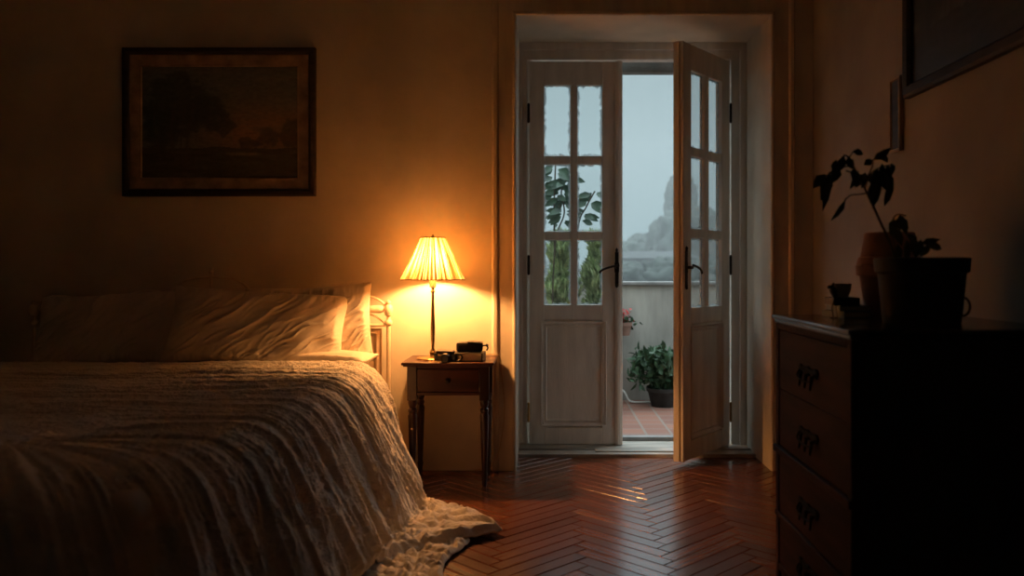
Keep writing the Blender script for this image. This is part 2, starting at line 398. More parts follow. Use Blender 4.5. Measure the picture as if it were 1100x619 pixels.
# ------------------------------------------------------------------ door leaves
def rot_rect_frame(bm, x0, x1, z0, z1, w, y0, y1):
    """four mitred bars forming a raised frame"""
    def q(a, b, c_, d): bm.faces.new([bm.verts.new(v) for v in (a, b, c_, d)])
    o = [(x0, z0), (x1, z0), (x1, z1), (x0, z1)]; i = [(x0+w, z0+w), (x1-w, z0+w), (x1-w, z1-w), (x0+w, z1-w)]
    m_ = [((a[0]+b[0])/2, (a[1]+b[1])/2) for a, b in zip(o, i)]
    for k in range(4):
        l = (k+1) % 4
        for A, ya, B, yb in ((o, y0, m_, y1), (m_, y1, i, y0)):
            q((A[k][0], ya, A[k][1]), (A[l][0], ya, A[l][1]), (B[l][0], yb, B[l][1]), (B[k][0], yb, B[k][1]))
def door(name, label, loc, rz, s, w, cols, rows, pan, astragal):
    """local x runs from hinge to free edge, y=0 is the room face; s=-1 mirrors"""
    t = thing(name, label, 'door', loc, rz, kind='structure'); t['category'] = 'door'
    h = 2.348; T = .044
    X = lambda a: s*a
    def bx(bm, a, b, y0, y1, z0, z1): box(bm, min(X(a), X(b)), max(X(a), X(b)), y0, y1, z0, z1)
    bm = newbm()
    xs = [0]+[v for cc in cols for v in cc]+[w]; zs = [v for rr in rows for v in rr]
    gx0, gx1 = cols[0][0], cols[-1][1]; gz0, gz1 = min(zs), max(zs)
    bx(bm, 0, gx0, 0, T, 0, h); bx(bm, gx1, w, 0, T, 0, h); bx(bm, gx0, gx1, 0, T, gz1, h)
    bx(bm, gx0, gx1, 0, T, pan[3], gz0); bx(bm, gx0, gx1, 0, T, 0, pan[2])
    bx(bm, gx0, pan[0], 0, T, pan[2], pan[3]) if pan[0] > gx0+.001 else None
    bx(bm, pan[1], gx1, 0, T, pan[2], pan[3]) if pan[1] < gx1-.001 else None
    obj('leaf_frame', bm, M_paint, t, .004)
    bm = newbm()
    for (a, b) in zip(cols, cols[1:]): bx(bm, a[1], b[0], .004, T-.004, gz0, gz1)
    rs = sorted(rows)
    for (a, b) in zip(rs, rs[1:]): 
        for cc in cols: bx(bm, cc[0], cc[1], .004, T-.004, a[1], b[0])
    obj('glazing_bar', bm, M_paint, t, .006)
    # recessed panel with mouldings
    bm = newbm()
    x0, x1 = sorted((X(pan[0]), X(pan[1])))
    box(bm, x0, x1, .018, T-.018+.008, pan[2], pan[3])
    rot_rect_frame(bm, x0, x1, pan[2], pan[3], .026, .016, -.008)
    rot_rect_frame(bm, x0+.030, x1-.030, pan[2]+.03, pan[3]-.03, .018, .018, .011)
    obj('panel', bm, M_paint, t, .002)
    for rr in rows:
        for cc in cols:
            a, b = sorted((X(cc[0]), X(cc[1]))); z0, z1 = rr
            bm = newbm(); uvl = bm.loops.layers.uv.new('UVMap')
            n = 12
            V = {}
            for i in range(n+1):
                for k in range(n+1):
                    V[i, k] = bm.verts.new((a+(b-a)*i/n, T*.55, z0+(z1-z0)*k/n))
            for i in range(n):
                for k in range(n):
                    f = bm.faces.new((V[i, k], V[i+1, k], V[i+1, k+1], V[i, k+1]))
                    for lp, (p, q) in zip(f.loops, ((i, k), (i+1, k), (i+1, k+1), (i, k+1))):
                        px, pz = (b-a)*p/n, (z1-z0)*q/n
                        lp[uvl].uv = (min(px, b-a-px), min(pz, z1-z0-pz))
            obj('pane', bm, M_glass, t)
            # putty moulding round the pane
    if astragal:
        bm = newbm()
        bx(bm, w-.030, w+.014, -.014, 0, 0, h); bx(bm, w-.020, w+.004, -.020, -.014, 0, h)
        obj('astragal', bm, M_paint, t, .004)
    else:
        bm = newbm(); bx(bm, w-.001, w+.010, T*.5-.004, T+.012, 0, h); bx(bm, w-.006, w+.006, -.006, .006, 0, h)
        obj('edge_bead', bm, M_paint, t, .004)
    # espagnolette plate and lever
    hz = 1.085; hx = w-.022 if astragal else w-.036
    fy = -.020 if astragal else 0.
    bm = newbm()
    Mx = Matrix.Translation((X(hx), fy, hz))
    for z0, z1, ww in ((-.115, .095, .011), (-.03, .03, .014)):
        box(bm, X(hx)-ww, X(hx)+ww, fy-.006, fy, hz+z0, hz+z1)
    lathe(bm, [(.001, -.125), (.009, -.118), (.006, -.108), (.010, -.10)], (X(hx), fy-.004, hz), 12)
    lathe(bm, [(.010, .09), (.006, .098), (.010, .108), (.001, .12)], (X(hx), fy-.004, hz), 12)
    hd = obj('handle_plate', bm, M_iron, t, .002, True)
    bm = newbm()
    tube(bm, [(X(hx), fy-.002, hz), (X(hx), fy-.045, hz)], .009, 12)
    d = -s
    tube(bm, spline([(X(hx)+(.012 if astragal else 0), fy-.045, hz+.012), (X(hx)+d*.03, fy-.048, hz+.006), (X(hx)+d*.07, fy-.048, hz-.006), (X(hx)+d*.098, fy-.046, hz-.020), (X(hx)+d*.108, fy-.044, hz-.034)]), [.007]*33, 10)
    obj('lever', bm, M_iron, hd, 0, True)
    for z in (.20, 1.10, 2.03):
        bm = newbm(); lathe(bm, [(.002, -.062), (.008, -.055), (.008, .055), (.002, .062)], (X(-.004), -.006, z), 12)
        obj('hinge', bm, M_iron if z > .5 else M_brass, t, 0, True)
    return t
Z0 = .028
rowsL = [(.857, 1.253), (1.306, 1.717), (1.770, 2.203)]
door('door_1', 'closed left door leaf with six glass panes and a lower panel', (-.094, 5.130, Z0), 0, 1, .556,
     [(.092, .252), (.296, .446)], rowsL, (.062, .482, .105, .765), True)
door('door_2', 'right door leaf swung open into the room over the parquet', (1.132, 5.128, Z0), R(52), -1, .588,
     [(.10, .262), (.318, .488)], rowsL, (.085, .508, .105, .765), False)

# ------------------------------------------------------------------ balcony
bx0, bx1 = -2.2, 3.4; PY = 7.03
struct('balcony_floor', 'terracotta tiled balcony floor', box(newbm(), bx0, bx1, EXT, PY+.3, -.12, .0), M_tiles, 'floor')
bm = newbm(); box(bm, bx0, bx1, PY, PY+.16, 0, .965)
struct('balcony_parapet', 'weathered rendered parapet wall of the balcony', bm, M_outwall, 'parapet', .004)
struct('parapet_coping', 'grey coping on the balcony parapet', box(newbm(), bx0, bx1, PY-.025, PY+.19, .965, .995), M_cope, 'coping', .006)

def leaf_quad(bm, p, d, up, L, W, fold=.25):
    """pointed leaf: 2x3 quads with a crease, from point p in direction d"""
    d = d.normalized(); sd = d.cross(up)
    if sd.length < 1e-3: sd = d.cross(Vector((1, 0, 0)))
    sd.normalize(); nn = sd.cross(d)
    mid = [p+d*L*t-nn*L*.18*t*t for t in (0, .35, .7, 1)]
    wid = [0.06, .5, .38, 0]
    a = [bm.verts.new(m_+sd*W*w_+nn*W*fold*w_) for m_, w_ in zip(mid, wid)]
    b = [bm.verts.new(m_) for m_ in mid]
    c_ = [bm.verts.new(m_-sd*W*w_+nn*W*fold*w_) for m_, w_ in zip(mid, wid)]
    for k in range(3):
        bm.faces.new((a[k], a[k+1], b[k+1], b[k])); bm.faces.new((b[k], b[k+1], c_[k+1], c_[k]))
def rv(rng): 
    v = Vector((rng.gauss(0, 1), rng.gauss(0, 1), rng.gauss(0, 1))); return v.normalized()
def pot(bm, r, h, n=32, rim=.02):
    lathe(bm, [(r*.70, 0), (r*.72, .004), (r*.93, h-rim*1.6), (r*.94, h-rim*1.5), (r, h-rim*1.45), (r*1.02, h), (r*.92, h), (r*.88, h-rim*1.2), (.001, h-rim*1.2)], (0, 0, 0), n)
    return bm
def shrub(name, label, cat, loc, pr, ph, potm, leafm, build, soil=True, group=None):
    t = thing(name, label, cat, loc, 0, group)
    obj('pot', pot(newbm(), pr, ph), potm, t, 0, True)
    f, stems = build()
    if stems is not None: obj('stem', stems, M_stem, t, 0, True)
    obj('foliage', f, leafm, t, 0, True)
    return t
def conifer(h0, h1, rad, seed, n=6500):
    def b():
        rng = random.Random(seed); bm = newbm()
        for i in range(n):
            z = h0+(h1-h0)*rng.random()**1.0
            tt = (z-h0)/(h1-h0); rr = rad*(1-tt*tt*.55)*(.25+.75*math.sqrt(rng.random()))*min(1, .45+tt*3)
            rr *= .8+.3*math.sin(z*21+seed)
            a = rng.random()*2*PI
            p = Vector((rr*math.cos(a), rr*math.sin(a), z))
            d = Vector((math.cos(a)*.5, math.sin(a)*.5, 1.0))+rv(rng)*.45
            leaf_quad(bm, p, d, rv(rng), rng.uniform(.05, .095), .017)
        st = newbm()
        for k in range(5):
            a = k*1.26; tube(st, [(0, 0, h0-.06), (.03*math.cos(a), .03*math.sin(a), h0+.2), (rad*.4*math.cos(a), rad*.4*math.sin(a), h1*.8)], [.012, .009, .004], 8)
        return bm, st
    return b
shrub('potted_conifer', 'upright bushy conifer in a pot, seen through the bottom left pane', 'shrub', (.135, 6.55, 0), .13, .30, M_terra, M_conifer, conifer(.32, 1.35, .155, 1), group=None)
shrub('potted_conifer', 'upright bushy conifer in a pot, seen through the pane nearest the left handle', 'shrub', (.42, 6.50, 0), .12, .28, M_terra, M_conifer, conifer(.30, 1.35, .145, 5))
def bushy(cx, h0, h1, rad, seed, n=520, Ls=(.05, .09), W=.032):
    def b():
        rng = random.Random(seed); bm = newbm(); st = newbm()
        for k in range(16):
            a = rng.random()*2*PI; r = rad*rng.uniform(.4, 1); z = rng.uniform(h0+.35*(h1-h0), h1)
            P = spline([(0, 0, h0-.05), (r*.3*math.cos(a), r*.3*math.sin(a), h0+(z-h0)*.6), (r*math.cos(a), r*math.sin(a), z)], 6)
            tube(st, P, .004, 6)
            for i in range(n//16):
                p = P[rng.randrange(3, len(P))]+rv(rng)*.05
                leaf_quad(bm, p, rv(rng)+Vector((0, 0, .5)), rv(rng), rng.uniform(*Ls), W)
        return bm, st
    return b
shrub('potted_bush', 'leafy green bush in a dark pot at the foot of the parapet', 'shrub', (.96, 6.74, 0), .14, .15, M_darkpot, M_bush, bushy(0, .12, .45, .27, 3, 1500))
# climbing plant with large drooping leaves
def vine():
    rng = random.Random(4); bm = newbm(); st = newbm()
    for (P, k) in (([(0, 0, .28), (-.06, 0, .8), (-.04, -.02, 1.3), (.02, -.02, 1.50), (.0, 0, 1.66), (.05, 0, 1.76)], 44), ([(0, 0, .28), (.08, 0, .9), (.12, 0, 1.4), (.18, -.02, 1.55), (.24, 0, 1.66)], 16), ([(-.05, 0, 1.2), (-.05, 0, 1.6), (-.04, 0, 1.88)], 14)):
        S = spline(P, 10); tube(st, S, .006, 6)
        for i in range(k):
            q = S[int(len(S)*(.52+.48*rng.random()))-1]
            a = rng.choice((-1, 1)); d = Vector((a*rng.uniform(.4, 1), rng.gauss(0, .5), -rng.uniform(-.1, .7)))
            p2 = q+Vector((a*.02, 0, -.005))
            leaf_quad(bm, p2, d, Vector((0, -1, .25)), rng.uniform(.09, .14), .05)
    return bm, st
shrub('climbing_plant', 'tall leggy plant with broad dark leaves behind the middle panes', 'plant', (.12, 6.0, 0), .13, .27, M_terra, M_vine, vine)
t = thing('flower_pot', 'red geranium hanging on the parapet beside the left door edge', 'flowers', (.655, PY-.08, .55))
bm = pot(newbm(), .07, .11)
obj('pot', bm, M_terra, t, 0, True)
bm = newbm(); rng = random.Random(9)
for i in range(90):
    p = Vector((rng.gauss(0, .035), rng.gauss(-.01, .02), .15+rng.gauss(0, .045)))
    leaf_quad(bm, p, rv(rng), rv(rng), .028, .024)
obj('blossoms', bm, M_red, t, 0, True)
bm = newbm()
for i in range(60):
    p = Vector((rng.gauss(0, .05), rng.gauss(-.01, .02), .11+rng.gauss(0, .02)))
    leaf_quad(bm, p, rv(rng), rv(rng), .04, .03)
obj('foliage', bm, M_bush, t, 0, True)
bm = newbm(); tube(bm, [(0, .0, .09), (0, .08, .10)], .006, 6); obj('bracket', bm, M_iron, t, 0, True)
bm = newbm(); tube(bm, spline([(.50, 6.93, .012), (.62, 6.90, .10), (.66, 6.88, .085), (.70, 6.86, .02), (.80, 6.86, .010), (.93, 6.90, .010), (1.1, 6.96, .010)], 10), .008, 8)
tag(obj('hose', bm, M_white, None, 0, True), 'thin white hose lying at the foot of the parapet', 'hose')

# distant hillside in the mist
def blob(cx, cy, cz, r, sx, sz, seed, res=72):
    a = np.linspace(0, 2*PI, res, endpoint=False); b = np.linspace(-PI/2, PI/2, res//2)
    A, B = np.meshgrid(a, b, indexing='ij')
    rr = r*(1+.34*fbm(A*2.2+seed, B*3.5+seed, 4)*np.cos(B)+.07*vnoise(A*9+seed, B*9))
    return gridmesh('crown', cx+rr*np.cos(A)*np.maximum(np.cos(B), 0)**.55*sx, cy+rr*np.sin(A)*np.maximum(np.cos(B), 0)**.55, cz+rr*np.sin(B)*sz, close_u=True)
def fartree(name, label, x, y, z, r, sx, sz, seed):
    t = thing(name, label, 'tree', (x, y, -9.0))
    link('crown', blob(0, 0, z+9, r, sx, sz, seed), M_far, t)
    bm = newbm(); tube(bm, [(0, 0, 0), (0, 0, z+9)], [.6, .35], 10); obj('trunk', bm, M_stem, t, 0, True)
fartree('misty_tree', 'low misty tree at the left edge of the door gap', 5.6, 58, 1.0, 2.2, .95, .85, 1)
fartree('misty_tree', 'tallest broad misty tree, nearest the open door leaf', 10.6, 60, 1.4, 3.9, .80, 1.0, 2)
fartree('misty_tree', 'slender misty treetop rising behind the tallest tree', 11.3, 70, 5.2, 2.4, .55, 1.5, 3)
fartree('misty_tree', 'misty tree seen through the panes of the open leaf', 17.5, 60, 0.2, 3.4, 1.0, .9, 4)
fartree('misty_tree', 'misty tree behind the left conifers', -.5, 62, -.4, 3.4, 1.2, .6, 6)
fartree('misty_tree', 'small misty tree filling the gap between the two broad ones', 7.75, 64, 1.3, 2.6, .62, .9, 8)
for k_, (x_, z_) in enumerate(((3.9, .15), (6.3, .35), (8.9, .25), (11.6, .4))):
    fartree('misty_shrub', ('leftmost', 'second from the left', 'third from the left', 'rightmost')[k_]+' of the nearer misty shrubs just above the parapet', x_, 42, z_-.1, 1.35, 1.1, 1., 11+k_)
bm = newbm(); box(bm, 3.6, 9.0, 50, 54, -9, 1.7)
bm2 = newbm(); rf = [bm2.verts.new(v) for v in ((3.3, 49.7, 1.7), (9.3, 49.7, 1.7), (9.3, 54.3, 1.7), (3.3, 54.3, 1.7), (3.9, 52, 2.15), (8.7, 52, 2.15))]
for f in ((0, 1, 5, 4), (2, 3, 4, 5), (1, 2, 5), (3, 0, 4), (3, 2, 1, 0)): bm2.faces.new([rf[i] for i in f])
t = thing('misty_house', 'pale low house lost in the mist between the trees', 'house', (0, 0, 0))
obj('wall', bm, M_farb, t); obj('roof', bm2, mat('far_roof', (.06, .065, .065), .95, .1, .5, spec=.1), t)
struct('ground', 'misty ground far below the balcony', box(newbm(), -120, 120, 12, 300, -9.2, -9.0), M_far, 'ground')

# ------------------------------------------------------------------ bed
BX = -1.79; HW = .86; ZT = .625; YF = 1.78; RC = .60; YH = 4.13
bt = thing('bed_frame', 'cream iron bedstead whose scrolled headboard stands behind the pillows', 'bed', (BX, 0, 0))
HY = 4.50; PXR = .952
def post(sx):
    bm = newbm(); x = sx*PXR
    lathe(bm, [(.014, 0), (.016, .01), (.012, .03), (.0115, .80), (.018, .806), (.021, .816), (.018, .826), (.012, .832), (.010, .85), (.019, .856), (.024, .872), (.026, .888), (.021, .905), (.012, .914), (.015, .920), (.014, .930), (.003, .938)], (x, HY, 0), 20)
    return bm
for sx in (-1, 1): obj('bedpost', post(sx), M_cream, bt, 0, True)
bm = newbm(); tube(bm, [(-PXR, HY, .802), (PXR, HY, .802)], .0085, 10); tube(bm, [(-PXR, HY, .36), (PXR, HY, .36)], .0085, 10)
obj('headboard_rail', bm, M_cream, bt, 0, True)
# thick turned spindles beside the posts
for sx in (-1, 1):
    bm = newbm()
    Mx = Matrix.Translation((sx*PXR, HY, .888)) @ Matrix.Rotation(-sx*PI/2, 4, 'Y')
    lathe(bm, [(.008, .02), (.019, .035), (.023, .05), (.019, .10), (.014, .17), (.010, .20), (.009, .34)], (0, 0, 0), 16, Mx)
    obj('spindle', bm, M_cream, bt, 0, True)
bm = newbm()
for sx in (-1, 1):
    tube(bm, spline([(sx*.94, HY, .905), (sx*.90, HY, .938), (sx*.84, HY, .958), (sx*.76, HY, .95), (sx*.70, HY, .90), (sx*.64, HY, .885)], 8), .0065, 8)
    tube(bm, spline([(sx*.93, HY, .815), (sx*.88, HY, .85), (sx*.83, HY, .868)], 8), .005, 8)
    tube(bm, spline([(sx*.64, HY, .885), (sx*.55, HY, .905), (sx*.46, HY, .955), (sx*.36, HY, .985), (sx*.27, HY, .978), (sx*.24, HY, .94), (sx*.28, HY, .925)], 8), .0065, 8)
    tube(bm, spline([(sx*.24, HY, .94), (sx*.20, HY, 1.0), (sx*.13, HY, 1.045), (0, HY, 1.062)], 8), .0065, 8)
    tube(bm, [(sx*.24, HY, .802), (sx*.24, HY, .94)], .006, 8); tube(bm, [(sx*.64, HY, .802), (sx*.64, HY, .885)], .006, 8)
    tube(bm, spline([(0, HY, 1.0), (sx*.05, HY, .96), (sx*.03, HY, .90), (0, HY, .88)], 6), .005, 8)
tube(bm, [(0, HY, .802), (0, HY, 1.062)], .006, 8)
obj('scrollwork', bm, M_cream, bt, 0, True)
bm = newbm(); lathe(bm, [(.004, 1.062), (.012, 1.068), (.008, 1.078), (.018, 1.092), (.014, 1.108), (.003, 1.116)], (0, HY, 0), 14)
for sx in (-1, 1): lathe(bm, [(.004, .956), (.010, .960), (.006, .968), (.012, .976), (.002, .99)], (sx*.84+0*sx, HY, 0), 12) if False else None
obj('finial', bm, M_cream, bt, 0, True)
bm = newbm(); box(bm, -PXR+.04, PXR-.04, HY+.012, HY+.030, .30, .785)
rot_rect_frame(bm, -PXR+.05, PXR-.05, .32, .775, .03, HY+.012, HY+.004)
obj('headboard_panel', bm, M_panel, bt, .003)
for sx in (-1, 1): obj('side_rail', box(newbm(), sx*(HW-.02)-.015, sx*(HW-.02)+.015, 1.90, HY, .27, .36), M_cream, bt, .004)
for (x, y) in ((-.8, 1.94), (.8, 1.94)): obj('leg', lathe(newbm(), [(.018, 0), (.022, .02), (.018, .05), (.02, .34)], (x, y, 0), 16), M_cream, bt, 0, True)
bm = newbm(); box(bm, -.83, .83, 1.90, HY, .27, .30); obj('slat_base', bm, M_panel, bt)

bm = newbm(); box(bm, BX-HW-.015, BX+HW+.015, 1.88, 4.47, .362, ZT-.028)
o = obj('mattress', bm, M_sheet, None); b = o.modifiers.new('Bevel', 'BEVEL'); b.width = .06; b.segments = 5
for p in o.data.polygons: p.use_smooth = True
tag(o, 'white sheeted mattress, its corner showing beside the bedpost', 'mattress')

# --- bedspread
def spread():
    tS = np.linspace(0, 1.7, 681); ds = tS[1]-tS[0]
    phis = np.linspace(0, 34, 35); TO = []; TZ = []; TT = []
    floor = .014
    for ph in phis:
        th = 0.; o = z = 0.; z = ZT; os_, zs_, ts_ = [], [], []
        for s in tS:
            os_.append(o); zs_.append(z); ts_.append(th)
            tgt = R(90-ph)*min(1, (s/.17))**.85
            lim = math.acos(max(0, min(1, 1-(z-floor)/.09))) if z-floor < .09 else PI/2   # bend back to the floor
            th = min(tgt, lim)
            o += math.cos(th)*ds; z = max(floor, z-math.sin(th)*ds)
        TO.append(os_); TZ.append(zs_); TT.append(ts_)
    TO, TZ, TT = map(np.array, (TO, TZ, TT))
    def look(T, s, ph):
        fs = np.clip(s/ds, 0, len(tS)-1.001); fp = np.clip(ph, 0, 33.99)
        i = fs.astype(int); j = fp.astype(int); u = fs-i; v = fp-j
        return (T[j, i]*(1-u)+T[j, i+1]*u)*(1-v)+(T[j+1, i]*(1-u)+T[j+1, i+1]*u)*v
    LG = 1.15
    a = np.concatenate([np.linspace(-HW-.75, .0, 150)[:-1], np.linspace(0., HW+LG, 330)])
    b = np.linspace(YH, YF-.70, 580)
    A, B = np.meshgrid(a, b, indexing='ij')
    dx = np.maximum(np.abs(A)-(HW-RC), 0); dy = np.maximum((YF+RC)-B, 0)
    # the corner centre only rounds where both are positive
    dist = np.hypot(dx, dy); ang = np.arctan2(dy, np.maximum(dx, 1e-6))
    sg = np.where(A >= 0, 1., -1.)
    s = dist-RC
    Yc = YF+RC
    p = np.where(dx > 0, np.where(dy > 0, Yc-.85*ang, B), np.where(dy > 0, Yc-.85*PI/2-(HW-RC-np.abs(A)), B))
    # weights so the two fold systems melt into each other on top
    wB = sstep(-.1, .35, (B-Yc)+.25*(dx > 0)*1.0)
    pb = np.clip(p, 1.2, 4.2)
    kp = [1.2, 2.4, 2.8, 3.02, 3.25, 3.47, 3.68, 3.90, 4.0, 4.2]
    Lk = [.66, .66, .66, .68, .86, 1.13, .96, .64, .60, .58]
    Fk = [20, 20, 20, 20, 21, 22, 22, 22, 18, 9]
    Lp = np.interp(pb, kp, Lk); Fp = np.interp(pb, kp, Fk)
    Fp = Fp + 4*vnoise(p*4.1, p*0+.5)
    s = np.where(s > 0, np.minimum(s*Lp/LG, 1.45), s)
    s = np.where(A < 0, np.where(s > 0, np.minimum(s, .62), s), s)
    sp = np.maximum(s, 0)
    O = look(TO, sp, Fp); Z = look(TZ, sp, Fp); TH = look(TT, sp, Fp)
    # unit outward direction
    nx = np.where(dist > 1e-6, dx/np.maximum(dist, 1e-6), 0)*sg; ny = -np.where(dist > 1e-6, dy/np.maximum(dist, 1e-6), 0)
    out = np.where(s > 0, RC+O, dist)
    cx = np.where(dx > 0, (HW-RC)*sg, A); cy = np.where(dy > 0, Yc, B)
    X = cx+nx*out; Y = cy+ny*out
    # folds
    q = s+.35*(1-np.exp(-np.abs(A)*.5))
    al = A*.9+sp*.4
    pw = p - .12*sp*sstep(3.9, 3.2, p) + .06*vnoise(p*2.1, al*.9) + .012*vnoise(p*6.5+3, al*2.0)
    rid = lambda f, g, o_: (1-np.abs(vnoise(pw*f+o_, al*g+o_*.7)))**2.0
    big = vnoise(pw*4.3+8, al*.8+3)
    cross = .42*rid(11, .5, 1.)+.38*rid(21, .8, 9.)+.20*rid(38, 1.5, 21.)
    side = sstep(0., .28, sp)*(TH > .5)
    sidew = sstep(.02, .30, sp)
    amp = (.036+.018*sidew)*(1-.3*sstep(3.7, 4.0, p))
    cen = sstep(0., .45, np.hypot(dx, np.abs(B-Yc)))
    h = (amp*cross + (.008+.028*sidew*sstep(2.2, 3.1, p))*(big*.5+.5))*cen
    # where the cloth lies on the floor it bunches up in soft rolls
    fl = sstep(.75, .2, TH)*sstep(.40, .60, sp)
    rx = X*.8+Y*.6; ry = -X*.45+Y*.9
    bun = (1-np.abs(vnoise(ry*9.5+.8*vnoise(X*4, Y*4), rx*3.5+5)))**1.5*.6+.25*(vnoise(X*17, Y*19)*.5+.5)+.15*(vnoise(X*36, Y*38)*.5+.5)
    ta = .25; t1 = X*math.cos(ta)-Y*math.sin(ta); t2 = X*math.sin(ta)+Y*math.cos(ta)
    roll = np.abs(np.sin((t2+.035*vnoise(X*5, Y*5))*PI/.085))**.8
    ruc = (1-np.abs(vnoise(t1*24+3*vnoise(X*5, Y*5), t2*10)))**1.5
    bun = bun*.45+roll*.32+ruc*.30
    h = h*(1-fl*.7)+fl*bun*.056
    # the hem settles on what lies below
    edge = np.where(A >= 0, np.clip((LG-(dist-RC)), 0, 9)*np.where(dist > RC, Lp/LG, 1), 9)
    h = np.where(s > .3, h*(.30+.70*sstep(0, .035, edge)), h)
    # quilting puckers: small cells everywhere
    h = h + .0016*(vnoise(A*70, B*95)) + .0022*vnoise(A*34, B*48)
    # turned-down thicker head hem
    hem = np.exp(-((YH-B-.05)/.05)**2)
    h = h+.010*hem
    hemn = sstep(0, .012, YH-B)
    h = h*(.25+.75*hemn)
    st, ct = np.sin(TH), np.cos(TH)
    X = X+nx*st*h; Y = Y+ny*st*h; Z = Z+ct*h*np.where(s > 0, 1, 1)+np.where(s <= 0, 0, 0)
    Z = np.maximum(Z, .006)
    me = gridmesh('bedspread', X+BX, Y, Z, uv=(A, B))
    return me
me = spread(); me.flip_normals()
o = link('bedspread', me, M_spread)
so = o.modifiers.new('Solidify', 'SOLIDIFY'); so.thickness = .010; so.offset = -1
tag(o, 'crinkled beige cotton bedspread draped over the bed and trailing on the floor', 'bedspread')

# --- quilt lying on the floor under the trailing hem
def floor_quilt():
    nu, nv = 170, 150
    U, V = np.meshgrid(np.linspace(0, 1, nu), np.linspace(0, 1, nv), indexing='ij')
    ang = R(-9)
    x0 = -1.0+U*.655*(1+.02*np.sin(V*9)); y0 = 2.60+V*.80
    X = x0+.03*vnoise(U*3, V*3)+.012*vnoise(V*9, U*9); Y = y0-.10*(1-U)+.02*vnoise(V*4, U*4+9)
    e = np.minimum(np.minimum(U, 1-U)*.5, np.minimum(V, 1-V)*.6)
    puff = sstep(-.004, .016, e)**.6
    W1 = X*.45+Y*.9+.02*vnoise(X*6, Y*6); W2 = X*.9-Y*.45
    rows = np.abs(np.sin(W1*PI/.075))**.7
    ruch = (1-np.abs(vnoise(W2*26+3*vnoise(X*5, Y*5), W1*9)))**1.4
    seam = 1-.75*np.exp(-((X+.47+.02*vnoise(Y*5, X))/.010)**2)
    Z = .006+puff*(.012+(.012*rows+.013*ruch*(.3+.7*rows))*seam+.004*vnoise(U*45, V*55))
    return gridmesh('quilt', X, Y, np.maximum(Z, .004), uv=(X, Y))
o = link('quilt', floor_quilt(), M_throw)
so = o.modifiers.new('Solidify', 'SOLIDIFY'); so.thickness = .008; so.offset = -1
tag(o, 'puffy quilted cover lying on the parquet beneath the trailing bedspread hem', 'quilt')

# --- pillows
def pillow(name, label, loc, w, h, T, tilt, roll, yaw, seed, m, group=None, wr=.024, flange=.02):
    n, k = 200, 120
    u = np.linspace(-1, 1, n); v = np.linspace(-1, 1, k)
    u = np.sign(u)*np.abs(u)**.9; v = np.sign(v)*np.abs(v)**.9
    U, V = np.meshgrid(u, v, indexing='ij')
    X = w/2*U*(1-.055*(1-V**2)); Zp = h/2*V*(1-.07*(1-U**2))
    base = np.sqrt(np.clip((1-np.abs(U)**2.6)*(1-np.abs(V)**2.6), 0, 1))
    lens = sstep(0, .10, 1-np.abs(U))*sstep(0, .14, 1-np.abs(V))
    a, b = R(38), 0
    D1 = X*math.cos(a)+Zp*math.sin(a); D2 = -X*math.sin(a)+Zp*math.cos(a)
    wrk = (1-np.abs(vnoise(D2*19+seed+1.2*vnoise(X*5, Zp*5+seed), D1*3.2+seed)))**2.2*.5+(1-np.abs(vnoise(D2*42+seed*2+vnoise(X*9, Zp*9), D1*6)))**2.*.42+.35*vnoise(X*9+seed, Zp*9)
    edge = (1-np.abs(vnoise(X*45+seed, Zp*3)))**2*np.exp(-((1-np.abs(V))/.25)**2)*.5
    bms = bmesh.new()
    for sgn in (-1, 1):
        Y = sgn*(T/2*base**.8 + lens*(wr*wrk+wr*edge)+.0015)
        dr = .010*vnoise(X*6+seed, Zp*6)*(1-lens)
        me = gridmesh('t', X, Y+dr, Zp-.012*(U**2)*(V > 0)*0, uv=(X, Zp+sgn))
        bms.from_mesh(me); bpy.data.meshes.remove(me)
    bmesh.ops.remove_doubles(bms, verts=bms.verts, dist=.0035)
    for f in bms.faces: f.smooth = True
    bmesh.ops.recalc_face_normals(bms, faces=bms.faces)
    me = bpy.data.meshes.new(name); bms.to_mesh(me); bms.free()
    o = link(name, me, m)
    o.location = loc; o.rotation_euler = Euler((tilt, roll, yaw), 'XYZ')
    tag(o, label, 'pillow', group)
    return o
pillow('pillow', 'large crumpled linen pillow at the front, right of the bed centre', (-1.455, 4.258, .798), .88, .43, .14, R(-27), R(4), R(9), 3., M_pillow, 'linen pillows against the headboard')
pillow('pillow', 'upright linen pillow leaning on the headboard, nearest the lamp', (-1.235, 4.405, .812), .66, .42, .07, R(-8), R(-3), R(4), 8., M_pillow2, 'linen pillows against the headboard')
pillow('pillow', 'unlit linen pillow on the left half of the bed', (-2.21, 4.29, .785), .78, .43, .14, R(-27), R(-3), R(3), 13., M_pillow, 'linen pillows against the headboard')
pillow('pillow', 'flat white pillow lying under the others beside the bedpost', (-1.16, 4.275, .648), .56, .30, .075, R(-90), 0, R(-4), 21., M_sheet, 'linen pillows against the headboard', .006)

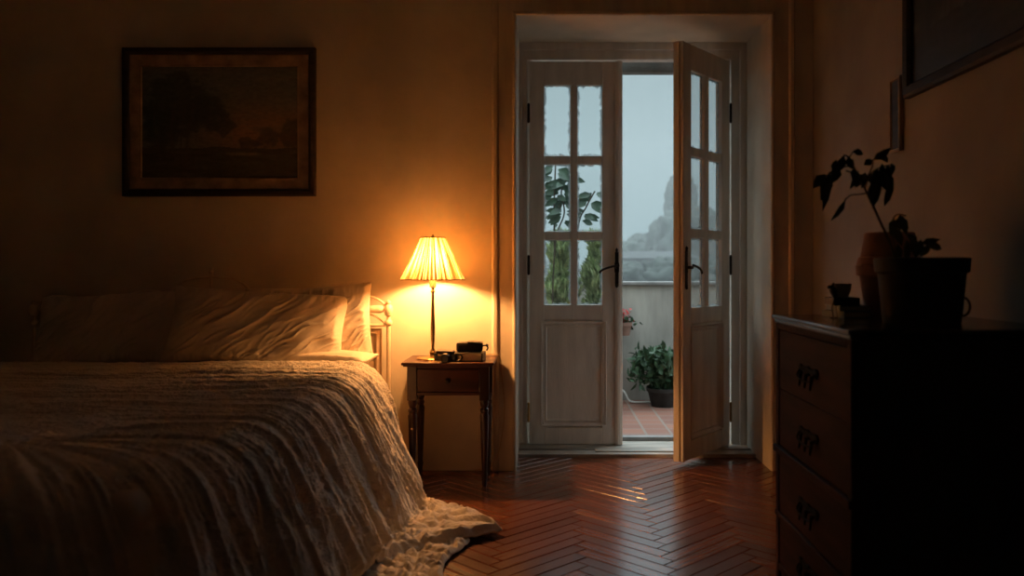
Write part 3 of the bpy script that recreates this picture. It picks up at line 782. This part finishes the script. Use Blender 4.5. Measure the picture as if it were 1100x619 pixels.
# ------------------------------------------------------------------ nightstand
NX0, NX1, NY0, NY1, NZ = -.722, -.253, 4.205, 4.565, .634
t = thing('nightstand', 'small dark red wooden nightstand with one drawer under the lamp', 'nightstand', ((NX0+NX1)/2, (NY0+NY1)/2, 0))
hw = (NX1-NX0)/2; hd = (NY1-NY0)/2
bm = newbm(); box(bm, -hw+.008, hw-.008, -hd+.008, hd-.004, NZ-.022, NZ-.012); box(bm, -hw, hw, -hd, hd, NZ-.014, NZ)
obj('tabletop', bm, M_night, t, .005)
lw = .024; ix = hw-.028; iy = hd-.022
def nleg(sx, sy):
    bm = newbm(); cx = sx*(ix-lw); cy = sy*(iy-lw)
    box(bm, cx-lw, cx+lw, cy-lw, cy+lw, .44, NZ-.022)
    lathe(bm, [(.010, 0), (.014, .012), (.012, .03), (.016, .06), (.013, .075), (.018, .20), (.022, .33), (.0235, .36), (.018, .375), (.022, .385), (.022, .395), (.016, .402), (.020, .412), (.0235, .425), (.022, .441)], (cx, cy, 0), 20)
    return bm
for sx in (-1, 1):
    for sy in (-1, 1): obj('leg', nleg(sx, sy), M_nightv, t, .002, True)
bm = newbm(); z0, z1 = .466, NZ-.022; k = ix-2*lw
box(bm, -k, k, iy-.03, iy-.012, z0, z1)
for sx in (-1, 1): box(bm, sx*(ix-.024)-.008, sx*(ix-.024)+.008, -iy+2*lw, iy-2*lw, z0, z1)
box(bm, -k, k, -iy+.006, -iy+.03, z0, z0+.016); box(bm, -k, k, -iy+.006, -iy+.03, z1-.012, z1)
obj('apron', bm, M_night, t, .002)
bm = newbm(); box(bm, -k+.003, k-.003, -iy+.004, -iy+.022, z0+.018, z1-.014)
dr = obj('drawer', bm, M_night, t, .003)
bm = newbm(); Mx = Matrix.Translation((0, -iy+.004, (z0+z1)/2+.002)) @ Matrix.Rotation(PI/2, 4, 'X')
lathe(bm, [(.015, 0), (.015, .003), (.006, .005), (.005, .014), (.010, .018), (.012, .024), (.008, .029), (.001, .030)], (0, 0, 0), 20, Mx)
obj('knob', bm, M_iron, dr, 0, True)

# ------------------------------------------------------------------ table lamp
LX, LY = -.584, 4.380
t = thing('table_lamp', 'lit table lamp with pleated cream shade on the nightstand', 'lamp', (LX, LY, NZ))
obj('lamp_base', lathe(newbm(), [(.082, 0), (.084, .004), (.080, .008), (.060, .011), (.030, .015), (.016, .022), (.001, .022)], n=40), M_brass, t, 0, True)
obj('lamp_stem', lathe(newbm(), [(.010, .018), (.016, .026), (.019, .036), (.013, .046), (.009, .054), (.008, .075), (.0105, .10), (.0115, .16), (.0085, .28), (.007, .345), (.011, .350), (.012, .356), (.007, .362), (.008, .375)], n=24), M_brass, t, 0, True)
obj('socket', lathe(newbm(), [(.008, .370), (.017, .376), (.018, .41), (.015, .43), (.014, .448), (.001, .452)], n=24), M_tan, t, 0, True)
SZ0, SZ1, SR0, SR1 = 1.050-NZ, 1.268-NZ, .165, .064
nu, nv = 900, 26
a = np.linspace(0, 2*PI, nu, endpoint=False); tt = np.linspace(0, 1, nv)
AA, TT_ = np.meshgrid(a, tt, indexing='ij')
rr = SR0+(SR1-SR0)*(TT_**.93)
pl = np.sin(AA*64+1.3*vnoise(AA*6, TT_*1.5))
rr = rr+pl*(.0042-.002*TT_)
ZZ = SZ0+(SZ1-SZ0)*TT_+.0025*np.cos(AA*64)*(1-TT_)**6
me = gridmesh('lamp_shade', rr*np.cos(AA), rr*np.sin(AA), ZZ, close_u=True, uv=(AA/(2*PI), TT_))
# wrap seam of the UVs
uvl = me.uv_layers[0].data
for pgi in range((nu-1)*(nv-1), nu*(nv-1)):
    for li in me.polygons[pgi].loop_indices:
        if uvl[li].uv.x < .5: uvl[li].uv.x += 1.0
sh = link('lamp_shade', me, M_shade, t)
n = 96
for (r0, z0_) in ((SR0+.001, SZ0), (SR1+.001, SZ1)):
    bm = newbm(); tube(bm, [(r0*math.cos(2*PI*k/n), r0*math.sin(2*PI*k/n), z0_) for k in range(n+1)], .0028, 8, False)
    obj('trim_band', bm, M_tan, sh, 0, True)
bm = newbm(); lathe(bm, [(SR1-.002, SZ1-.006), (SR1-.02, SZ1-.008), (.012, SZ1-.004)], n=40, cap=False)
obj('shade_top_diffuser', bm, M_diffuser, sh, 0, True)  # added disc over the shade opening, softens the light thrown upward
bm = newbm()
for k in range(3):
    an = k*2*PI/3+.4; tube(bm, [(.008*math.cos(an), .008*math.sin(an), SZ1-.006), (SR1*math.cos(an), SR1*math.sin(an), SZ1-.003)], .0015, 6)
lathe(bm, [(.006, SZ1-.012), (.009, SZ1+.002), (.007, SZ1+.012), (.001, SZ1+.018)], n=14)
obj('spider', bm, M_brass, t, 0, True)
BZ = 1.137-NZ
M_bulb = emit('glowing_bulb', (1.0, .445, .135), 1400.)
obj('bulb', lathe(newbm(), [(.001, -.034), (.011, -.031), (.020, -.020), (.0255, -.004), (.027, .008), (.024, .020), (.015, .031), (.001, .035)], (0, 0, BZ), 28), M_bulb, t, 0, True)
bm = newbm()
tube(bm, spline([(.02, .06, .010), (.10, .13, .006), (.22, .16, .006), (.318, .17, .005), (.344, .18, -.02), (.350, .19, -.10), (.364, .195, -.30), (.344, .195, -.48), (.30, .190, -.600), (.20, .185, -.625)], 10), .0028, 8)
obj('cord', bm, M_tan, t, 0, True)
# ------------------------------------------------------------------ things on the nightstand
def P2W(px, y, s): return ((px-585)/s, 1.11-(y-288)/s)
t = thing('book', 'thick black book with pale page edges lying on the nightstand', 'book', (-.395, 4.30, NZ), R(-4))
bm = newbm(); box(bm, -.085, .085, -.055, .055, 0, .0045); box(bm, -.085, .085, -.055, .055, .041, .0455); box(bm, .078, .087, -.055, .055, 0, .0455)
obj('cover', bm, M_leather, t, .002)
obj('pages', box(newbm(), -.079, .078, -.051, .051, .0045, .041), M_paper, t, .001)
tt_ = NZ+.046
t = thing('wallet', 'rounded black folding case with a flap on top of the book', 'case', (-.385, 4.30, tt_), R(3))
bm = newbm()
bm2 = newbm()
for z0, z1, e in ((0, .052, 0),): box(bm, -.068, .068, -.030, .030, z0, z1)
obj('body', bm, M_leather, t, .014)
bm = newbm(); v = [bm.verts.new(c) for c in ((-.01, -.0315, .054), (.069, -.0315, .048), (.067, -.0325, .006), (.045, -.036, .004), (-.01, .03, .056), (.069, .03, .050), (.0715, -.02, .01), (.02, -.035, .030))]
bm.faces.new((v[0], v[7], v[3], v[2], v[1])); bm.faces.new((v[0], v[1], v[5], v[4]))
f_ = obj('flap', bm, M_black, t); f_.modifiers.new('S', 'SOLIDIFY').thickness = .003
bm = newbm(); tube(bm, spline([(.066, -.01, .030), (.085, -.015, .034), (.094, -.02, .022), (.088, -.03, .010)], 8), .004, 8); lathe(bm, [(.001, .026), (.008, .030), (.009, .037), (.001, .043)], (.088, -.015, 0), 12)
obj('strap', bm, M_leather, t, 0, True)
t = thing('compact_camera', 'small black device with a round front at the nightstand edge', 'camera', (-.502, 4.262, NZ), R(-8))
bm = newbm(); box(bm, -.060, .060, -.020, .025, .004, .046); obj('body', bm, M_black, t, .009)
bm = newbm(); box(bm, -.050, .046, -.018, .022, .044, .056); obj('top_plate', bm, M_leather, t, .007)
Mx = Matrix.Translation((.006, -.020, .020)) @ Matrix.Rotation(PI/2, 4, 'X')
l_ = obj('lens', lathe(newbm(), [(.026, -.004), (.026, .016), (.023, .020), (.022, .030), (.018, .032), (.016, .026), (.001, .026)], (0, 0, 0), 28, Mx), M_black, t, 0, True)
obj('viewfinder', box(newbm(), -.036, -.004, -.0215, -.019, .030, .038), M_tan, t, .001)
bm = newbm(); tube(bm, spline([(.058, -.004, .036), (.076, -.01, .040), (.088, -.012, .022), (.070, -.02, .006), (.052, -.024, .005)], 8), .004, 8)
obj('strap', bm, M_leather, t, 0, True)

# ------------------------------------------------------------------ painting above the bed
PX0, PX1, PZ0, PZ1 = -2.302, -1.250, 1.502, 2.312
t = thing('framed_painting', 'dark framed woodland landscape painting hanging above the bed', 'painting', ((PX0+PX1)/2, WY-.002, (PZ0+PZ1)/2))
w2, h2 = (PX1-PX0)/2, (PZ1-PZ0)/2
def frame_ring(x, z, prof):
    bm = newbm(); rings = []
    for o_, d in prof:
        rings.append([bm.verts.new(c) for c in ((-x+o_, -d, -z+o_), (x-o_, -d, -z+o_), (x-o_, -d, z-o_), (-x+o_, -d, z-o_))])
    for a_, b_ in zip(rings, rings[1:]):
        for k in range(4): bm.faces.new((a_[k], a_[(k+1) % 4], b_[(k+1) % 4], b_[k]))
    return bm
obj('outer_frame', frame_ring(w2, h2, [(0, 0), (0, .026), (.008, .034), (.022, .036), (.034, .030), (.038, .020), (.038, 0)]), M_frame, t)
obj('inner_slip', frame_ring(w2-.036, h2-.036, [(0, 0), (0, .020), (.010, .022), (.055, .016), (.062, .018), (.066, .012), (.068, .004)]), M_gilt, t)
def landscape(nx, nz, x, z, seed, dark=1.):
    U, V = np.meshgrid(np.linspace(0, 1, nx), np.linspace(0, 1, nz), indexing='ij')
    me = gridmesh('canvas', (U*2-1)*x, U*0-.010, (V*2-1)*z)
    def mixc(a, b, t): return a[..., :]*(1-t[..., None])+np.array(b)*t[..., None]
    sky = np.zeros(U.shape+(3,))+np.array((.10, .105, .095))
    sky = mixc(sky, (.24, .14, .07), np.exp(-((V-.40)/.22)**2)*sstep(.15, .8, U))
    sky = mixc(sky, (.14, .13, .11), sstep(.1, .6, fbm(U*3+seed, V*9, 4))*.6)
    g = V < .27+.02*fbm(U*6, V*0+seed)
    gr = np.array((.05, .042, .026))+.03*fbm(U*8, V*30, 4)[..., None]
    sky = np.where(g[..., None], gr, sky)
    riv = np.exp(-((V-.215)/.012)**2)*sstep(.52, .6, U)*sstep(.8, .7, U)
    sky = mixc(sky, (.24, .19, .14), riv*.8)
    def tree(cx, cz, rx, rz, sd, col):
        nonlocal sky
        d = ((U-cx)/rx)**2+((V-cz)/rz)**2+1.3*fbm(U*15+sd, V*13+sd, 5)
        sky = mixc(sky, tuple(np.array(col)*1.1), sstep(1.35, .55, d)*(.78+.22*fbm(U*30+sd, V*26, 3)))
    tree(.24, .66, .22, .26, 2, (.030, .032, .022)); tree(.12, .45, .13, .2, 5, (.028, .028, .02)); tree(.40, .58, .12, .16, 8, (.034, .035, .024))
    tree(.50, .50, .09, .13, 12, (.035, .034, .024)); tree(.80, .36, .09, .10, 15, (.036, .03, .02)); tree(.97, .40, .07, .12, 19, (.032, .028, .02)); tree(.68, .31, .07, .05, 31, (.04, .033, .02))
    for cx, w_ in ((.21, .010), (.31, .012), (.10, .008), (.27, .005)):
        tr = np.exp(-(((U-cx-.02*np.sin(V*7+cx*9))/w_)**2))*sstep(.08, .14, V)*sstep(.72, .6, V)
        sky = mixc(sky, (.060, .048, .034), tr*.8)
    sky = (sky*1.5+np.array((.010, .016, .018)))*(1+.25*fbm(U*40, V*60, 2))[..., None]*dark
    ca = me.color_attributes.new('Col', 'FLOAT_COLOR', 'POINT')
    rgba = np.concatenate([np.clip(sky, 0, 1), np.ones(U.shape+(1,))], -1).reshape(-1)
    ca.data.foreach_set('color', rgba.astype(np.float32)); return me
m, nt, out = nodes('oil_paint'); b = N(nt, 'ShaderNodeBsdfPrincipled', Roughness=.5)
at = N(nt, 'ShaderNodeAttribute', attribute_name='Col'); nt.links.new(at.outputs['Color'], b.inputs['Base Color']); nt.links.new(b.outputs[0], out.inputs['Surface'])
M_oil = m
link('canvas', landscape(240, 180, w2-.10, h2-.10, 3.), M_oil, t)
# painting on the right wall
t = thing('framed_painting', 'dark unlit painting on the right wall above the chest', 'painting', (XR-.002, 2.77, 2.20)); t.rotation_euler = (0, 0, -PI/2)
obj('outer_frame', frame_ring(.60, .41, [(0, 0), (0, .026), (.010, .034), (.040, .030), (.05, .018), (.05, 0)]), M_frame, t)
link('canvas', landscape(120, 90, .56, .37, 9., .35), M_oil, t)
t = thing('wall_plaque', 'narrow upright framed dark plaque on the right wall beside the painting', 'wall plaque', (XR-.001, 3.475, 1.745)); t.rotation_euler = (0, 0, -PI/2)
obj('board', box(newbm(), -.045, .045, -.014, 0, -.15, .15), M_frame, t, .003)
obj('rim', frame_ring(.048, .153, [(0, 0), (0, .018), (.008, .020), (.012, .014)]), M_gilt, t)

# ------------------------------------------------------------------ chest of drawers
CX0, CX1, CY0, CY1, CZ = .83, 1.455, 2.267, 3.010, .943
t = thing('chest_of_drawers', 'dark mahogany chest of drawers against the right wall', 'chest of drawers', (CX0, CY0, 0))
w, d = CX1-CX0, CY1-CY0
bm = newbm(); box(bm, .012, w-.005, .012, d-.012, .06, CZ-.028)
obj('carcass', bm, M_chestd, t, .003)
bm = newbm(); box(bm, -.012, w, -.012, d+.012, CZ-.014, CZ); box(bm, -.004, w, -.004, d+.004, CZ-.028, CZ-.014)
obj('chest_top', bm, M_chesttop, t, .005)
bm = newbm()
for (ya, yb) in ((.0, .036), (d-.036, d)): box(bm, 0, .022, ya, yb, .0, CZ-.028)
box(bm, -.010, .022, -.004, d+.004, .455, .480); box(bm, -.004, .022, 0, d, .228, .246); box(bm, 0, .022, .036, d-.036, .04, .065); box(bm, 0, .022, .036, d-.036, CZ-.05, CZ-.028)
obj('face_frame', bm, M_chest, t, .004)
for y in (.012, d-.065): 
    for x in (.010, w-.06): obj('foot', box(newbm(), x, x+.05, y, y+.05, 0, .06), M_chestd, t, .006)
for z0, z1, hz in ((.6845, CZ-.052, .776), (.482, .683, .576), (.248, .452, .345), (.068, .226, .150)):
    dw = obj('drawer', box(newbm(), .003, .020, .038, d-.038, z0, z1), M_chest, t, .004)
    bm = newbm(); yc = d/2
    box(bm, -.003, .003, yc-.095, yc+.095, hz+.002, hz+.020)
    for k in (-.075, 0, .075): box(bm, -.004, .003, yc+k-.012, yc+k+.012, hz-.006, hz+.024)
    hb = obj('handle', bm, M_pull, dw, .003)
    bm = newbm()
    tube(bm, spline([(-.004, yc-.075, hz+.006), (-.014, yc-.070, hz-.012), (-.016, yc-.03, hz-.020), (-.016, yc+.03, hz-.020), (-.014, yc+.070, hz-.012), (-.004, yc+.075, hz+.006)], 8), .003, 8)
    for k in (-.055, 0, .055): tube(bm, [(-.006, yc+k, hz), (-.012, yc+k, hz-.045)], [.006, .003], 8)
    obj('bail', bm, M_pull, hb, 0, True)

# ---- things on the chest
TZ_ = CZ
t = thing('plant_pot', 'large terracotta pot standing behind the dark planter on the chest', 'pot', (1.165, 2.83, TZ_), 0, 'two stacked terracotta pots')
bm = newbm(); lathe(bm, [(.075, 0), (.077, .004), (.096, .140), (.106, .142), (.109, .176), (.098, .176), (.094, .145), (.001, .140)], n=40)
obj('pot', bm, M_terra, t, 0, True); 
t = thing('plant_pot', 'terracotta pot turned upside down on the larger pot', 'pot', (1.165, 2.83, TZ_+.1765), 0, 'two stacked terracotta pots')
bm = newbm(); lathe(bm, [(.104, 0), (.106, .004), (.100, .026), (.094, .028), (.080, .105), (.076, .110), (.001, .110)], n=40)
obj('pot', bm, M_terra, t, 0, True)
t = thing('planter', 'wide dark planter bowl at the front of the chest top', 'planter', (1.140, 2.535, TZ_))
bm = newbm(); lathe(bm, [(.108, 0), (.110, .006), (.124, .150), (.133, .156), (.136, .196), (.128, .198), (.122, .160), (.001, .155)], n=48)
obj('bowl', bm, M_darkpot, t, 0, True)
obj('soil', lathe(newbm(), [(.001, .150), (.121, .152), (.110, .164), (.06, .172), (.001, .170)], n=40, cap=False), M_soil, t, 0, True)
bm = newbm(); tube(bm, [(.125+.022*math.cos(a_), .0, .05+.028*math.sin(a_)) for a_ in np.linspace(0, 2*PI, 25)], .004, 8); obj('ring_handle', bm, M_iron, t, 0, True)
# the plant: stem leans left with drooping leaves. x,z from the photograph at depth 2.55
t = thing('house_plant', 'leggy drooping house plant leaning left out of the dark planter', 'plant', (1.06, 2.54, TZ_+.165))
S0 = 353.
def pw(px, py, dy=0.): return Vector(((px-585)/S0-1.06, dy, 1.11-(py-288)/S0-(TZ_+.165)))
stem = newbm()
main = spline([pw(966, 292), pw(955, 262), pw(944, 238), pw(932, 212), pw(925, 197), pw(917, 182), pw(911, 170), pw(905, 167)], 8)
tube(stem, main, list(np.linspace(.0048, .0022, len(main))), 8)
br = [[pw(930, 208), pw(922, 209, .01), pw(913, 210), pw(906, 215)], [pw(915, 178), pw(903, 180, .02), pw(893, 184), pw(886, 190)],
      [pw(926, 198), pw(931, 182, -.03), pw(937, 172), pw(945, 166)], [pw(928, 203), pw(938, 186, .03), pw(945, 180), pw(954, 178)], [pw(911, 170), pw(916, 163), pw(922, 162)],
      [pw(968, 292), pw(962, 262, .02), pw(957, 240), pw(962, 231), pw(972, 232)], [pw(974, 292), pw(976, 268), pw(984, 260), pw(992, 262)], [pw(920, 188), pw(916, 184, .03), pw(908, 184)]]
for k in br: tube(stem, spline(k, 6), .0022, 6)
obj('stem', stem, M_stem, t, 0, True)
leaf = newbm(); rng = random.Random(5)
for (x, y, ex, ey, w_) in ((887, 190, 878, 213, 11), (893, 184, 888, 222, 8), (900, 181, 891, 196, 9), (890, 186, 879, 199, 10), (905, 168, 901, 184, 9), (906, 215, 896, 237, 7), (913, 184, 911, 200, 10),
    (918, 186, 917, 203, 9), (922, 188, 922, 201, 8), (926, 178, 936, 172, 7), (937, 172, 948, 164, 8), (945, 168, 950, 174, 8), (916, 163, 927, 165, 7), (934, 184, 934, 200, 9), (940, 182, 940, 204, 10),
    (946, 180, 949, 205, 11), (953, 178, 957, 192, 10), (950, 182, 955, 212, 10), (944, 190, 944, 222, 9), (950, 200, 950, 221, 8), (938, 195, 943, 212, 8), (930, 186, 926, 196, 7), (896, 183, 899, 172, 6),
    (959, 235, 955, 252, 9), (964, 232, 969, 250, 9), (972, 232, 974, 244, 6), (957, 245, 960, 262, 8), (976, 258, 977, 279, 9), (984, 258, 984, 277, 9), (990, 262, 999, 268, 9), (992, 262, 993, 278, 8), (980, 262, 970, 252, 8), (968, 262, 972, 282, 8), (986, 262, 999, 258, 7)):
    a_ = pw(x, y, rng.gauss(0, .02)); b_ = pw(ex, ey, a_.y+rng.gauss(0, .02))
    leaf_quad(leaf, a_, (b_-a_), Vector((rng.gauss(0, .25), -1, .2)), (b_-a_).length*1.1, w_/S0*1.15, .3)
    if w_ > 8: leaf_quad(leaf, a_+Vector((rng.gauss(0, .006), rng.gauss(0, .015), rng.gauss(0, .005))), (b_-a_)+Vector((rng.gauss(0, .012), 0, 0)), Vector((rng.gauss(0, .4), -1, .2)), (b_-a_).length*.9, w_/S0*.95, .3)
obj('foliage', leaf, M_leafdark, t, 0, True)

# books, box, cup and figurine at the far left corner of the chest top
t = thing('book', 'blue book lying at the bottom of the small stack on the chest', 'book', (1.035, 2.86, TZ_), R(12), 'stack on the chest')
bm = newbm(); box(bm, -.055, .075, -.07, .07, 0, .003); box(bm, -.055, .075, -.07, .07, .019, .022); box(bm, -.0565, -.052, -.07, .07, 0, .022); obj('cover', bm, M_bookblue, t, .001)
obj('pages', box(newbm(), -.052, .071, -.066, .066, .003, .019), M_paper, t)
t = thing('book', 'thinner pale blue book second from the bottom of the stack', 'book', (1.030, 2.86, TZ_+.0225), R(2), 'stack on the chest')
bm = newbm(); box(bm, -.045, .07, -.06, .06, 0, .003); box(bm, -.045, .07, -.06, .06, .015, .018); box(bm, -.0465, -.042, -.06, .06, 0, .018); obj('cover', bm, M_bookblue, t, .001)
obj('pages', box(newbm(), -.042, .066, -.056, .056, .003, .015), M_paper, t)
tag(obj('box', box(newbm(), .967, 1.055, 2.80, 2.90, TZ_+.041, TZ_+.068), M_frame, None, .003), 'dark flat box on top of the two blue books', 'box', 'stack on the chest')
t = thing('cup', 'small grey ceramic cup on the dark box', 'cup', (1.010, 2.85, TZ_+.0685))
obj('body', lathe(newbm(), [(.020, 0), (.022, .003), (.030, .02), (.033, .045), (.030, .045), (.027, .02), (.001, .008)], n=28), M_pale, t, 0, True)
bm = newbm(); tube(bm, [(-.030-.012*math.sin(a_), 0, .024+.013*math.cos(a_)) for a_ in np.linspace(0, PI, 12)], .003, 8); obj('handle', bm, M_pale, t, 0, True)
t = thing('figurine', 'small dark bird figurine on thin legs at the corner of the chest', 'figurine', (.965, 2.80, TZ_), R(15))
bm = newbm()
tube(bm, spline([(-.022, 0, .098), (-.014, 0, .104), (-.006, 0, .100), (0, 0, .088), (.006, 0, .070), (.016, 0, .055)], 5), [.001, .003, .005, .007, .007, .007, .006, .007, .009, .010, .011, .012, .013, .013, .013, .013, .012, .011, .010, .009, .008, .006, .004, .003, .003, .002][:26], 10)
tube(bm, [(.0, .0, .098), (-.004, 0, .110), (.001, 0, .118)], [.004, .006, .002], 8)
obj('body', bm, M_black, t, 0, True)
for dx_ in (-.004, .012):
    bm = newbm(); tube(bm, [(dx_*.5+.006, 0, .066), (dx_-.002, 0, .035), (dx_+.004, 0, .002)], .0018, 6); tube(bm, [(dx_+.004, 0, .0015), (dx_-.008, 0, .0015)], .0014, 6)
    obj('leg', bm, M_black, t, 0, True)

# ------------------------------------------------------------------ mist
m, nt, out = nodes('mist')
vs = N(nt, 'ShaderNodeVolumeScatter', Color=(.98, .99, 1, 1), Density=.0055, Anisotropy=.0)
nt.links.new(vs.outputs[0], out.inputs['Volume'])
tag(obj('mist', box(newbm(), -22, 40, 20, 75, -8.9, 12), m, None), 'thin rainy mist hanging between the balcony and the hillside', 'mist', kind='stuff')

# ------------------------------------------------------------------ sky
wd = bpy.data.worlds.new('dusk'); C.world = wd; wd.use_nodes = True; nt = wd.node_tree; nt.nodes.clear()
out = nt.nodes.new('ShaderNodeOutputWorld'); bg = nt.nodes.new('ShaderNodeBackground'); tc = nt.nodes.new('ShaderNodeTexCoord')
sp = nt.nodes.new('ShaderNodeSeparateXYZ'); nt.links.new(tc.outputs['Generated'], sp.inputs[0])
r = ramp(nt, sp.outputs['Z'], [(0, (.150, .222, .243)), (.06, (.170, .245, .263)), (.22, (.222, .296, .314)), (.5, (1.2, 1.45, 1.54)), (1, (2.5, 3.0, 3.2))])
no = N(nt, 'ShaderNodeTexNoise', Scale=2.5, Detail=3.); nt.links.new(tc.outputs['Generated'], no.inputs['Vector'])
rr_ = ramp(nt, no.outputs['Fac'], [(.3, (.92, .94, .95)), (.7, (1.05, 1.04, 1.03))])
mx = N(nt, 'ShaderNodeMix', data_type='RGBA', blend_type='MULTIPLY'); mx.inputs[0].default_value = 1
nt.links.new(r.outputs[0], mx.inputs[6]); nt.links.new(rr_.outputs[0], mx.inputs[7])
nt.links.new(mx.outputs[2], bg.inputs['Color']); bg.inputs['Strength'].default_value = 1.45
nt.links.new(bg.outputs[0], out.inputs['Surface'])

# ------------------------------------------------------------------ camera
cd = bpy.data.cameras.new('camera'); cam = bpy.data.objects.new('camera', cd); COL.objects.link(cam)
cam.location = (0, 0, 1.11); cam.rotation_euler = (PI/2, 0, 0)
cd.sensor_width = 36; cd.lens = 900/1100*36
cd.shift_x = (550-585)/1100; cd.shift_y = (288-309.5)/1100
cd.clip_start = .05; cd.clip_end = 500
cd.dof.use_dof = True; cd.dof.focus_distance = 4.5; cd.dof.aperture_fstop = 2.0
C.camera = cam
C.cycles.max_bounces = 12; C.cycles.diffuse_bounces = 8; C.cycles.transmission_bounces = 12; C.cycles.volume_bounces = 2
vsn = C.view_settings; vsn.view_transform = 'Standard'; vsn.look = 'None'; vsn.exposure = 0; vsn.gamma = 1; vsn.use_curve_mapping = False
